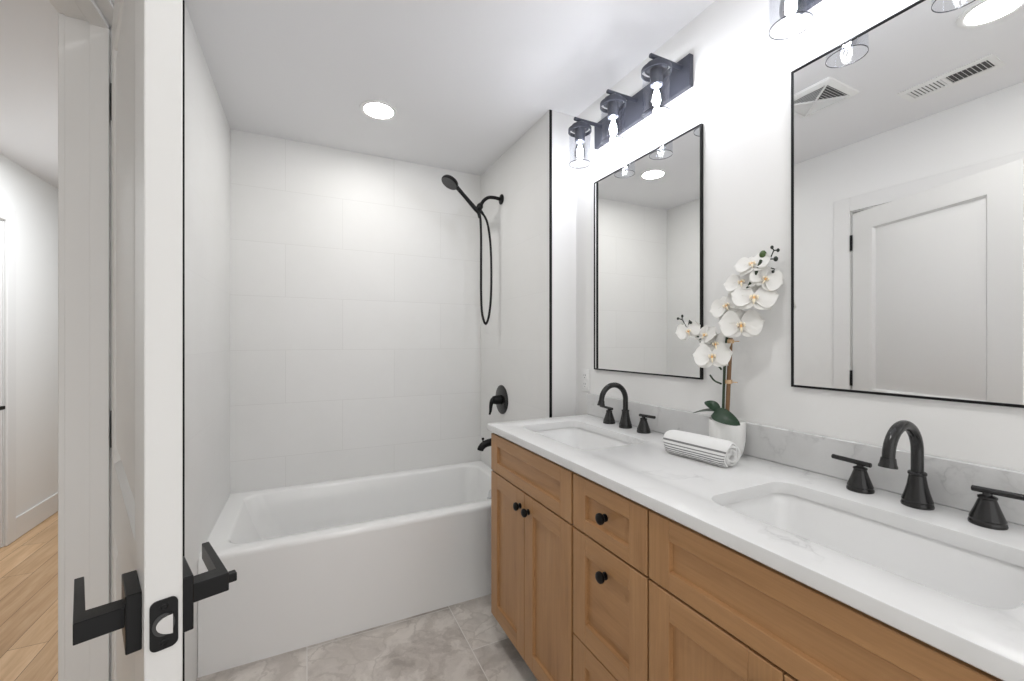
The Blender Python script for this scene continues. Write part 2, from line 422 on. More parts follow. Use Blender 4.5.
b.box(XH, XW, HY1 + 0.018, YRL, 0, ZC); b.box(XH, XL - 0.012, YRL, YB + 0.1, 0, ZC)
b.box(XH, XW, YREAR, HY0 - 0.018, 0, ZC); b.box(XH, XW, HY0 - 0.018, HY1 + 0.018, HZ + 0.018, ZC)
b.box(XH, XL - 0.012, YB + 0.1, 6.6, 0, ZC)
struct('wall_left', b, 'wall', 'white painted wall with the bathroom doorway, seen in the large mirror', 'wall')
# hall far wall with a door opening
DY0, DY1, DZ = 3.005, 3.767, 2.045
b = B(); b.box(XHW - 0.12, XHW, YREAR, DY0 - 0.004, 0, ZC); b.box(XHW - 0.12, XHW, DY1 + 0.004, 6.6, 0, ZC); b.box(XHW - 0.12, XHW, DY0 - 0.004, DY1 + 0.004, DZ + 0.004, ZC)
b.box(XHW - 0.13, XHW - 0.06, DY0 - 0.1, DY1 + 0.1, 0, DZ + 0.1)
struct('wall_hall', b, 'wall', 'far white hallway wall around the hall door', 'wall')
b = B(); b.box(XHW, XHW + 0.014, 3.872, 6.6, 0, 0.142, 0.003); struct('baseboard_hall', b, 'trim', 'white baseboard along the far hallway wall', 'baseboard')
b = B(); b.box(XHW, XHW + 0.016, 3.777, 3.870, 0, 2.14, 0.003); b.box(XHW, XHW + 0.016, 2.995 - 0.093, 2.995, 0, 2.14, 0.003); b.box(XHW, XHW + 0.016, 2.995, 3.777, 2.055, 2.14, 0.003); struct('trim_hall_door', b, 'trim', 'white casing around the hallway door', 'door frame')
b = B(); b.box(-1.90, XH, 6.6, 6.7, 0, ZC); struct('wall_hall_end', b, 'wall', 'end wall of the hallway', 'wall')
# black metal edge trims
b = B(); b.box(XT - 0.0015, XT + 0.0125, YR - 0.002, YR + 0.0035, 0, ZC, 0.0006); struct('trim_1', b, 'black', 'black metal edge strip where shower tile meets vanity wall', 'edge trim')
b = B(); b.box(XL - 0.0125, XL + 0.0010, YRL - 0.002, YRL + 0.0025, 0, ZC, 0.0006); struct('trim_2', b, 'black', 'black metal edge strip on the left tile wall beside the open door', 'edge trim')
# jamb of the bathroom door
b = B()
b.box(XH, XW, HY1, HY1 + 0.018, 0, HZ + 0.018, 0.001); b.box(XH, XW, HY0 - 0.018, HY0, 0, HZ + 0.018, 0.001)
b.box(XH, XW, HY0, HY1, HZ, HZ + 0.018, 0.001)
SX0, SX1 = XW - 0.030 - 0.035, XW - 0.030            # stop strip
b.box(SX0, SX1, HY1 - 0.011, HY1, 0, HZ, 0.001); b.box(SX0, SX1, HY0, HY0 + 0.011, 0, HZ, 0.001); b.box(SX0, SX1, HY0, HY1, HZ - 0.011, HZ, 0.001)
cw = 0.085
for xa, xb in ((XW, XW + 0.014), (XH - 0.014, XH)):
    b.box(xa, xb, HY1 + 0.006, HY1 + 0.006 + cw, 0, HZ + 0.006 + cw, 0.002); b.box(xa, xb, HY0 - 0.006 - cw, HY0 - 0.006, 0, HZ + 0.006 + cw, 0.002)
    b.box(xa, xb, HY0 - 0.006, HY1 + 0.006, HZ + 0.006, HZ + 0.006 + cw, 0.002)
struct('trim_door_frame', b, 'trim', 'white jamb and casing around the bathroom doorway', 'door frame')

# ------------------------------------------------------------------ bathroom door
def door_slab(W_, T, H, panels, z0=0.0, bev=0.034, depth=0.0125, raise_=0.0015):
    """local frame: u along +X, thickness -T..0 on Y, z up; panels: list of (u0,u1,z0,z1)"""
    b = B(); e = 0.0012
    us = (panels[0][0], panels[0][1]); zs = sorted(panels, key=lambda p: p[2])
    b.box(0, us[0], -T, 0, z0, H, e); b.box(us[1], W_, -T, 0, z0, H, e)
    cuts = [z0] + [v for p in zs for v in p[2:4]] + [H]
    for k in range(0, len(cuts), 2): b.box(us[0] - 0.001, us[1] + 0.001, -T + 0.0002, -0.0002, cuts[k] + 0.0002, cuts[k + 1] - 0.0002)
    for (u0, u1, a, c) in panels:
        for sy, y0 in ((-1, 0.0), (1, -T)):
            def rg(d, dep): return [Vector((u, y0 + sy * dep, z)) for u, z in ((u0 + d, a + d), (u1 - d, a + d), (u1 - d, c - d), (u0 + d, c - d))]
            b.loft([rg(0.0, 0.0005), rg(0.010, depth), rg(0.014, depth), rg(0.014 + bev, raise_)], False, True)
    return b
TH = math.radians(19.65); DW, DT = 0.762, 0.035
PX, PY = -0.3905, 1.345
dvec = Vector((math.sin(TH), -math.cos(TH), 0)); nvec = Vector((math.cos(TH), math.sin(TH), 0))
DM = Matrix.Translation((PX, PY, 0)) @ Matrix(((dvec.x, nvec.x, 0, 0), (dvec.y, nvec.y, 0, 0), (0, 0, 1, 0), (0, 0, 0, 1)))
door = thing('door_1', (PX, PY, 0), 'white two-panel bathroom door standing ajar with black levers', 'door', kind='structure')
build('door_panel', door_slab(DW, DT, 2.042, [(0.12, DW - 0.12, 1.018, 1.935), (0.12, DW - 0.12, 0.22, 0.87)], 0.012).xf(DM), 'door', door)
for hz0 in (1.828, 1.030, 0.20):
    b = B(); b.tube([(-0.003, 0.006, hz0), (-0.003, 0.006, hz0 + 0.09)], 0.0065, 12)
    b.box(-0.0018, 0.0004, -0.030, 0.004, hz0, hz0 + 0.09)
    b.xf(DM); b.box(PX - 0.044, PX - 0.002, HY1 - 0.0022, HY1 + 0.0002, hz0, hz0 + 0.09)
    o = build('hinge', b, 'black', door)
LZ = 0.957; LU = DW - 0.060
for sgn, nm in ((1, 0.0), (-1, -DT)):
    def Y(v): return nm + sgn * v
    def bx(b, u0, u1, v0, v1, z0, z1, bev): b.box(u0, u1, min(Y(v0), Y(v1)), max(Y(v0), Y(v1)), z0, z1, bev); return b
    b = B(); bx(b, LU - 0.0345, LU + 0.0345, 0, 0.0145, LZ - 0.0345, LZ + 0.0345, 0.001).xf(DM)
    rose = build('door_rose', b, 'black', door)
    b = B()
    poly = [(LU + 0.0125, 0.010), (LU + 0.0125, 0.0570), (LU - 0.118, 0.0570), (LU - 0.118, 0.0475), (LU - 0.0125, 0.0475), (LU - 0.0125, 0.010)]
    b.prism([Vector((u, Y(v), LZ - 0.0122)) for u, v in poly], (0, 0, 0.0244))
    bmesh.ops.bevel(b.bm, geom=b.bm.edges[:], offset=0.0007, segments=1, affect='EDGES')
    b.xf(DM); build('door_lever', b, 'black', door)
    if sgn == 1:
        b = B(); bx(b, LU - 0.006, LU + 0.006, 0.056, 0.068, LZ - 0.006, LZ + 0.006, 0.001).xf(DM); build('privacy_button', b, 'black', door)
b = B(); poly = rrect(-0.029, 0.029, -0.013, 0.013, 0.007, 0)
b.prism([Vector((DW - 0.0002, -DT / 2 + p.y, LZ + p.x)) for p in poly], (0.0022, 0, 0))
for dz in (-0.021, 0.021): b.lathe([(0.0045, 0.0), (0.0045, 0.0006), (0.003, 0.0008), (0.0025, 0.0002)], (DW + 0.002, -DT / 2, LZ + dz), (1, 0, 0), 16)
b.xf(DM); plate = build('latch_plate', b, 'black', door)
b = B(); ring = [Vector((DW, -DT / 2 + 0.0105 * math.cos(a) - 0.0005, LZ + 0.0130 * math.sin(a))) for a in [2 * PI * k / 24 for k in range(24)]]
b.prism([Vector((DW + 0.002, p.y, p.z)) for p in ring], (0.0012, 0, 0)).xf(DM); build('latch_bezel', b, 'slot', plate)
b = B(); ring = []
for k in range(17): a = PI / 2 + PI * k / 16; ring.append((0.0150 * math.cos(a), 0.0112 * math.sin(a)))
lo = [Vector((DW + 0.001, -DT / 2 + 0.0075 + u, LZ + v)) for u, v in ring]
hi = [Vector((DW + 0.004 + 0.003 * (1 + u / 0.0150), -DT / 2 + 0.0075 + u, LZ + v)) for u, v in ring]
b.loft([lo, hi]); b.xf(DM); build('latch_bolt', b, 'satin', plate)

# hall door
hd = thing('door_2', (XHW, DY0, 0), 'white flat-panel hallway door with a black lever', 'door', kind='structure')
b = B(); T = 0.035
x1, x0 = XHW - 0.001, XHW - 0.036
st = 0.115
b.box(x0, x1, DY0, DY0 + st, 0.006, DZ, 0.001); b.box(x0, x1, DY1 - st, DY1, 0.006, DZ, 0.001)
b.box(x0, x1, DY0 + st, DY1 - st, 0.006, 0.145, 0.001); b.box(x0, x1, DY0 + st, DY1 - st, DZ - 0.115, DZ, 0.001)
b.box(x0 + 0.008, x1 - 0.010, DY0 + st - 0.004, DY1 - st + 0.004, 0.14, DZ - 0.11)
build('door_panel', b, 'door', hd)
b = B(); b.box(XHW - 0.001, XHW + 0.012, DY1 - 0.120, DY1 - 0.075, 0.862, 0.908, 0.001); b.box(XHW + 0.012, XHW + 0.05, DY1 - 0.107, DY1 - 0.087, 0.876, 0.896, 0.001)
b.box(XHW + 0.040, XHW + 0.052, DY1 - 0.21, DY1 - 0.087, 0.875, 0.897, 0.002)
build('door_lever', b, 'black', hd)

# ------------------------------------------------------------------ bathtub
TX0, TX1, TY0, TY1, TZ = XL + 0.0004, XT - 0.002, 1.975, YB - 0.002, 0.452
tub = thing('bathtub', (0.36, 2.36, 0), 'white alcove bathtub with a plain straight apron front', 'bathtub')
b = B()
def tr(dx0, dx1, dy0, dy1, r, z): return rrect(TX0 + dx0, TX1 - dx1, TY0 + dy0, TY1 - dy1, r, z, 10)
rings = [tr(0, 0, 0, 0, 0.004, 0.0), tr(0, 0, 0.004, 0, 0.004, 0.02), tr(0, 0, 0.008, 0, 0.004, TZ - 0.022),
         tr(0, 0, 0.010, 0, 0.006, TZ - 0.010), tr(0, 0, 0.015, 0, 0.008, TZ - 0.003), tr(0, 0, 0.022, 0, 0.010, TZ),
         tr(0.070, 0.056, 0.088, 0.048, 0.075, TZ - 0.002), tr(0.077, 0.063, 0.096, 0.055, 0.078, TZ - 0.006), tr(0.083, 0.068, 0.101, 0.060, 0.080, TZ - 0.016),
         tr(0.120, 0.080, 0.112, 0.070, 0.085, TZ - 0.12), tr(0.185, 0.100, 0.126, 0.084, 0.095, TZ - 0.27), tr(0.215, 0.118, 0.145, 0.102, 0.10, TZ - 0.33), tr(0.26, 0.155, 0.19, 0.15, 0.09, TZ - 0.355)]
b.loft(rings, True, True); build('tub_shell', b, 'tub', tub, sharp=0.9)
b = B(); b.lathe([(0.036, 0), (0.036, 0.006), (0.031, 0.011), (0.006, 0.013), (0.001, 0.013)], (TX1 - 0.0775, 2.375, TZ - 0.110), (-1, 0, 0.12), 28)
b.box(TX1 - 0.112, TX1 - 0.086, 2.371, 2.379, TZ - 0.128, TZ - 0.116, 0.002)
build('overflow_plate', b, 'chrome', tub)
b = B(); b.lathe([(0.035, 0), (0.035, 0.002), (0.028, 0.004), (0.001, 0.004)], (TX1 - 0.20, 2.365, TZ - 0.356), (0, 0, 1), 28); build('drain', b, 'chrome', tub)

# tub spout
SY = 2.395
sp = thing('tub_spout', (XT, SY, 0.675), 'black tub spout with a diverter pin, half hidden by the vanity', 'tub spout')
b = B(); pts = [(XT, SY, 0.667), (XT - 0.02, SY, 0.667), (XT - 0.06, SY, 0.668), (XT - 0.10, SY, 0.664), (XT - 0.125, SY, 0.655), (XT - 0.143, SY, 0.638), (XT - 0.148, SY, 0.624)]
b.tube(bez(pts, 6), [0.024] * 12 + [0.024 - 0.0002 * i for i in range(25)], 24); b.lathe([(0.034, 0), (0.034, 0.008), (0.028, 0.011)], (XT, SY, 0.667), (-1, 0, 0), 28)
build('spout_body', b, 'black', sp)
b = B(); b.lathe([(0.004, 0), (0.004, 0.022), (0.008, 0.024), (0.008, 0.034), (0.005, 0.036)], (XT - 0.130, SY, 0.664), (0, 0, 1), 16); build('diverter_knob', b, 'black', sp)
# valve
vt = thing('shower_valve', (XT, SY, 0.927), 'round black shower valve plate with a drooping lever', 'shower valve')
b = B(); b.lathe([(0.088, 0), (0.091, 0.003), (0.090, 0.007), (0.080, 0.011), (0.045, 0.015), (0.034, 0.016)], (XT, SY, 0.927), (-1, 0, 0), 40); build('escutcheon', b, 'bronze', vt)
b = B(); b.lathe([(0.030, 0.014), (0.029, 0.040), (0.024, 0.062), (0.015, 0.068), (0.002, 0.069)], (XT, SY, 0.927), (-1, 0, 0), 28)
b.tube(bez([(XT - 0.052, SY, 0.935), (XT - 0.068, SY, 0.925), (XT - 0.077, SY, 0.895), (XT - 0.080, SY, 0.862), (XT - 0.086, SY, 0.838)], 6), [0.017 - 0.011 * i / 24 for i in range(25)], 14)
build('valve_handle', b, 'black', vt)

# hand shower
sh = thing('hand_shower', (XT, 2.40, 2.184), 'black hand shower with looped hose on the right tile wall', 'hand shower')
b = B(); b.lathe([(0.030, 0), (0.032, 0.003), (0.031, 0.008), (0.022, 0.012), (0.012, 0.014)], (XT, 2.40, 2.184), (-1, 0, 0), 28); build('wall_flange', b, 'black', sh)
b = B(); b.tube(bez([(XT - 0.006, 2.40, 2.184), (XT - 0.05, 2.40, 2.188), (XT - 0.09, 2.40, 2.183), (XT - 0.122, 2.40, 2.160), (XT - 0.143, 2.40, 2.128)], 8), 0.0105, 16); build('shower_arm', b, 'black', sh)
b = B()
b.tube([(XT - 0.138, 2.40, 2.137), (XT - 0.150, 2.40, 2.118), (XT - 0.160, 2.40, 2.102), (XT - 0.165, 2.40, 2.094)], [0.013, 0.017, 0.018, 0.014], 16)
b.ball((XT - 0.148, 2.40, 2.120), 0.020)
b.tube([(XT - 0.150, 2.392, 2.110), (XT - 0.170, 2.388, 2.082)], 0.015, 16)
build('holder_bracket', b, 'black', sh)
hA, hB = Vector((XT - 0.160, 2.388, 2.075)), Vector((0.788, 2.388, 2.222))
hdv = (hB - hA).normalized()
b = B(); pts = [hA, hA + hdv * 0.03, hA + hdv * 0.08, hA + hdv * 0.14, hB - hdv * 0.015, hB + Vector((-0.012, 0, 0.008))]
b.tube(pts, [0.011, 0.0135, 0.0125, 0.0115, 0.013, 0.018], 18)
hc = Vector((0.758, 2.388, 2.229)); hn = Vector((-0.50, -0.10, -0.86)).normalized()
b.lathe([(0.012, -0.030), (0.030, -0.026), (0.048, -0.014), (0.053, -0.004), (0.053, 0.004), (0.050, 0.008)], hc, hn, 36)
b.tube([hc + Vector((0.035, -0.02, -0.018)), hc + Vector((0.044, -0.024, -0.048))], [0.005, 0.004], 8)
han = build('handset', b, 'black', sh)
b = B(); b.lathe([(0.049, 0.0075), (0.047, 0.0095), (0.001, 0.0098)], hc, hn, 36)
t1 = hn.cross(Vector((0, 1, 0))).normalized(); t2 = hn.cross(t1)
for rr, nn in ((0.040, 20), (0.028, 14), (0.016, 8)):
    for k in range(nn):
        a = 2 * PI * k / nn; b.lathe([(0.0022, 0.009), (0.0016, 0.012), (0.0002, 0.012)], hc + t1 * rr * math.cos(a) + t2 * rr * math.sin(a), hn, 6)
build('spray_face', b, 'spray', han)
b = B()
hp = [hA + Vector((0.004, 0, -0.002)), (0.952, 2.388, 2.035), (0.957, 2.390, 1.93), (0.957, 2.390, 1.75), (0.958, 2.392, 1.58), (0.966, 2.394, 1.46), (0.990, 2.397, 1.400),
      (1.014, 2.400, 1.455), (1.028, 2.402, 1.58), (1.030, 2.402, 1.76), (1.022, 2.402, 1.92), (1.002, 2.402, 2.03), (0.972, 2.400, 2.078), (0.950, 2.400, 2.100)]
b.tube(bez(hp, 10), 0.0072, 12)
b.tube([hA + hdv * 0.005, hA + Vector((0.006, 0, -0.03))], [0.010, 0.0085], 12); b.tube([(0.951, 2.400, 2.10), (0.975, 2.400, 2.074)], [0.010, 0.0085], 12)
build('shower_hose', b, 'black', sh)

# ------------------------------------------------------------------ vanity
XF, FT = 0.724, 0.020                                    # face of the fronts, their thickness
CB, CT = 0.9000, 0.9293                                  # counter underside and top
KICK = 0.105
L0, L1, D0, R0 = 1.690, 1.0665, 0.7486, 0.7486 - 0.6235   # cabinet boundaries along y (left end, drawers left, drawers right)
GAP = 0.0052
DYC = -(L1 - D0) - 0.6235                                 # shift from left sink cabinet to right one

def shaker(y0, y1, z0, z1, sw=0.062, rb=0.062, rt=0.062, rec=0.0105, hpanel=False):
    b = B(); xb = XF + FT; e = 0.0013
    b.box(XF, xb, y0, y0 + sw, z0, z1, e, 0); b.box(XF, xb, y1 - sw, y1, z0, z1, e, 0)
    b.box(XF + 0.0001, xb, y0 + sw - 0.0005, y1 - sw + 0.0005, z0, z0 + rb, e, 1); b.box(XF + 0.0001, xb, y0 + sw - 0.0005, y1 - sw + 0.0005, z1 - rt, z1, e, 1)
    b.box(XF + rec, xb - 0.003, y0 + sw - 0.004, y1 - sw + 0.004, z0 + rb - 0.004, z1 - rt + 0.004, 0, 1 if hpanel else 0)
    # small sloped sticking round the panel
    ch = 0.0012
    def rg(d, x): return [Vector((x, y, z)) for y, z in ((y0 + sw + d, z0 + rb + d), (y1 - sw - d, z0 + rb + d), (y1 - sw - d, z1 - rt - d), (y0 + sw + d, z1 - rt - d))]
    b.loft([rg(-0.0008, XF + 0.002), rg(ch, XF + rec + 0.0003)], False, False, 1)
    return b
def knob(y, z):
    b = B(); b.lathe([(0.0105, 0), (0.0105, 0.003), (0.006, 0.0045), (0.0055, 0.008), (0.010, 0.0105), (0.0142, 0.0140), (0.0156, 0.0185), (0.0145, 0.0230), (0.0102, 0.0262), (0.0053, 0.0276), (0.001, 0.0280)], (XF, y, z), (-1, 0, 0), 24)
    return b
def carcass(y0, y1, open_top=True):
    b = B(); xb = XF + FT + 0.001; t = 0.018
    b.box(xb, XV - 0.002, y1 - t, y1, KICK - 0.002, CB - 0.001, 0.0008); b.box(xb, XV - 0.002, y0, y0 + t, KICK - 0.002, CB - 0.001, 0.0008)
    b.box(xb, XV - 0.002, y0 + t, y1 - t, KICK, KICK + t)
    b.box(XV - 0.012, XV - 0.002, y0 + t, y1 - t, KICK + t, 0.70)
    b.box(xb, xb + 0.018, y0 + t, y1 - t, KICK + t, KICK + t + 0.03, 0, 1); b.box(xb, xb + 0.018, y0 + t, y1 - t, CB - 0.035, CB - 0.001, 0, 1)
    b.box(xb, xb + 0.018, y0 + t, y1 - t, 0.705, 0.745, 0, 1)
    b.box(XF + 0.075, XF + 0.090, y0, y1, 0.0, KICK)       # toe kick
    b.box(XF + 0.09, XV - 0.002, y1 - t, y1, 0, KICK); b.box(XF + 0.09, XV - 0.002, y0, y0 + t, 0, KICK)
    return b
sc_ = thing('vanity_cabinet', (1.0, (L0 + L1) / 2, 0), 'wooden two-door sink cabinet at the bathtub end of the vanity', 'cabinet', 'sink cabinets')
build('carcass', carcass(L1, L0), ['wood_gap_shade', 'wood_gap_shade'], sc_)
build('false_drawer_front', shaker(L1 + GAP, L0 - 0.0005, 0.7315, 0.8895, rb=0.043, rt=0.046, hpanel=True), ['wood_v', 'wood_h'], sc_)
mid = (L0 + L1) / 2
for y0, y1, ky in ((L1 + GAP, mid - 0.0012, mid - 0.033), (mid + 0.0012, L0 - 0.0005, mid + 0.033)):
    d = build('cabinet_door', shaker(y0, y1, KICK, 0.7255), ['wood_v', 'wood_h'], sc_)
    build('knob', knob(ky, 0.669), 'black', d)
dup(sc_, (0, DYC, 0), 'wooden two-door sink cabinet nearest the camera, cut by the frame edge')

dr = thing('drawer_cabinet', (1.0, (L1 + D0) / 2, 0), 'narrow wooden three-drawer cabinet between the two sink cabinets', 'cabinet')
build('carcass', carcass(D0, L1), ['wood_gap_shade', 'wood_gap_shade'], dr)
for z0, z1, kz, rb, rt in ((0.7315, 0.8895, 0.813, 0.041, 0.046), (0.4085, 0.7255, 0.656, 0.06, 0.06), (KICK, 0.404, 0.325, 0.06, 0.06)):
    d = build('drawer', shaker(D0 + GAP, L1 - GAP, z0, z1, rb=rb, rt=rt, hpanel=True), ['wood_v', 'wood_h'], dr)
    build('knob', knob((D0 + L1) / 2, kz), 'black', d)

# countertop with two cut-outs
CX0, CX1, CY0, CY1 = 0.7128, XV - 0.001, R0 - 0.021, 1.711
HX0, HX1 = 0.818, 1.106
SINKY = 1.3685
DYS = -0.926                                             # the second sink sits a little nearer the middle
HYA, HYB = SINKY - 0.2315, SINKY + 0.2315
holes = [(HX0, HX1, HYA, HYB), (HX0, HX1, HYA + DYS, HYB + DYS)]
def counter():
    b = B(); bm = b.bm
    def loop(pts): return [bm.verts.new(p) for p in pts]
    e = 0.0025
    def ringset(f):
        return [loop(f(d, z)) for d, z in f.levels]
    tops, bots = [], []
    def outer(d, z): return rrect(CX0 + d, CX1 - d, CY0 + d, CY1 - d, 0.004, z, 3)
    def strip(ls):
        for i in range(len(ls) - 1):
            n = len(ls[0])
            for j in range(n): bm.faces.new((ls[i][j], ls[i][(j + 1) % n], ls[i + 1][(j + 1) % n], ls[i + 1][j]))
    ls = [loop(outer(d, z)) for d, z in ((e, CT), (e * 0.3, CT - e * 0.3), (0, CT - e), (0, CB + e), (e, CB))]
    strip(ls); tops.append(ls[0]); bots.append(ls[-1])
    for (x0, x1, y0, y1) in holes:
        ls = [loop(rrect(x0 - d, x1 + d, y0 - d, y1 + d, 0.045 + d, z, 10)) for d, z in ((e, CT), (e * 0.3, CT - e * 0.3), (0, CT - e), (0, CB))]
        strip(ls); tops.append(ls[0]); bots.append(ls[-1])
    for group in (tops, bots):
        es = []
        for lp in group:
            for j in range(len(lp)):
                ed = bm.edges.get((lp[j], lp[(j + 1) % len(lp)])); es.append(ed)
        bmesh.ops.triangle_fill(bm, use_beauty=True, use_dissolve=False, edges=es)
    return b
tag(build('countertop', counter(), 'quartz'), 'long white quartz countertop with two undermount sink cut-outs', 'countertop')
b = B(); b.box(XV - 0.012, XV - 0.0003, CY0, CY1, CT, CT + 0.104, 0.003); tag(build('backsplash', b, 'splash'), 'low grey-veined quartz upstand along the wall behind the faucets', 'backsplash')

# sinks
def sink():
    b = B(); o = 0.006
    def rg(d, z, r=0.045): return rrect(HX0 - o + d, HX1 + o - d, HYA - o + d, HYB + o - d, r, z, 10)
    z = CB - 0.0005
    rings = [rg(-0.022, z - 0.014, 0.06), rg(-0.022, z, 0.06), rg(-0.001, z, 0.05), rg(0.001, z - 0.003, 0.05), rg(0.006, z - 0.03, 0.05), rg(0.014, z - 0.085, 0.055), rg(0.026, z - 0.118, 0.06), rg(0.05, z - 0.135, 0.06), rg(0.10, z - 0.140, 0.03)]
    b.loft(rings, False, True)
    rings = [rg(-0.022, z - 0.014, 0.06), rg(-0.006, z - 0.02, 0.055), rg(0.0, z - 0.09, 0.06), rg(0.02, z - 0.135, 0.06), rg(0.10, z - 0.155, 0.03)]
    b.loft(rings, False, True)
    bmesh.ops.remove_doubles(b.bm, verts=b.bm.verts[:], dist=1e-5)
    return b
sk = thing('sink', ((HX0 + HX1) / 2, SINKY, CB - 0.155), 'white rectangular undermount sink at the bathtub end of the counter', 'sink', 'undermount sinks')
build('basin', sink(), 'ceramic', sk, sharp=0.9)
b = B(); b.lathe([(0.022, 0), (0.022, 0.002), (0.017, 0.003), (0.014, 0.001), (0.001, 0.001)], ((HX0 + HX1) / 2, SINKY, CB - 0.1405), (0, 0, 1), 24); build('drain', b, 'bronze', sk)
dup(sk, (0, DYS, 0), 'white rectangular undermount sink nearest the camera, at the right')

# faucets
FX, FY = 1.200, 0.436 - DYC - 0.005
fc = thing('faucet', (FX, FY, CT), 'dark bronze gooseneck faucet with two levers on the sink by the bathtub', 'faucet', 'widespread faucets')
prof = [(0.027, 0.0), (0.0275, 0.003), (0.0265, 0.007), (0.0255, 0.010), (0.0262, 0.013), (0.0245, 0.018), (0.021, 0.030), (0.0175, 0.045), (0.0155, 0.058), (0.0142, 0.067), (0.0160, 0.069), (0.0160, 0.073), (0.0140, 0.075), (0.0105, 0.076)]
b = B(); b.lathe(prof, (FX, FY, CT), (0, 0, 1), 32); build('spout_base', b, 'bronze', fc)
b = B(); R_ = 0.0625; zc_ = CT + 0.1185
pts = [(FX, FY, CT + 0.07), (FX, FY, CT + 0.10)] + [(FX - R_ + R_ * math.cos(a), FY, zc_ + R_ * math.sin(a)) for a in [PI * k / 22 for k in range(22)]] + [(FX - 2 * R_, FY, zc_)]
b.tube(pts, 0.0108, 20)
b.lathe([(0.0108, 0), (0.0125, 0.001), (0.0128, 0.004), (0.0140, 0.012), (0.0158, 0.0175), (0.0158, 0.0205), (0.011, 0.0205), (0.010, 0.016)], (FX - 2 * R_, FY, zc_ + 0.002), (-0.12, 0, -1), 28)
build('spout', b, 'bronze', fc)
for s in (1, -1):
    hy = FY + s * 0.1055
    b = B(); b.lathe([(0.0265, 0.0), (0.027, 0.003), (0.026, 0.007), (0.025, 0.009), (0.0257, 0.012), (0.024, 0.016), (0.019, 0.030), (0.0145, 0.044), (0.0125, 0.050), (0.0140, 0.052), (0.0140, 0.055), (0.0105, 0.057), (0.007, 0.058), (0.007, 0.064)], (FX, hy, CT), (0, 0, 1), 28)
    hd_ = build('faucet_handle', b, 'bronze', fc)
    b = B(); b.tube([(FX, hy - s * 0.022, CT + 0.0655), (FX, hy - s * 0.021, CT + 0.0655), (FX, hy + s * 0.059, CT + 0.0685), (FX, hy + s * 0.060, CT + 0.0685)], [0.0045, 0.0058, 0.0058, 0.0045], 14)
    build('lever', b, 'bronze', hd_)
dup(fc, (0, 0.436 - FY, 0), 'dark bronze gooseneck faucet with two levers on the sink nearest the camera')

# ------------------------------------------------------------------ mirrors
MY0, MY1, MZ0, MZ1 = 1.0377, 1.6550, 1.155, 2.060
mr = thing('wall_mirror', (XV, (MY0 + MY1) / 2, MZ0), 'black-framed mirror over the sink by the bathtub', 'mirror', 'framed wall mirrors')
b = B(); fw = 0.006; fx0 = XM - 0.003
b.box(fx0, XV, MY0, MY0 + fw, MZ0, MZ1, 0.0008); b.box(fx0, XV, MY1 - fw, MY1, MZ0, MZ1, 0.0008)
b.box(fx0, XV, MY0 + fw, MY1 - fw, MZ0, MZ0 + fw, 0.0008); b.box(fx0, XV, MY0 + fw, MY1 - fw, MZ1 - fw, MZ1, 0.0008)
build('frame', b, 'black', mr)
b = B(); b.box(XM, XM + 0.004, MY0 + fw - 0.001, MY1 - fw + 0.001, MZ0 + fw - 0.001, MZ1 - fw + 0.001); build('mirror_glass', b, 'mirror', mr, smooth=False)
dup(mr, (0, 0.732 - MY1, 0.004), 'black-framed mirror nearest the camera, reflecting the panelled door')

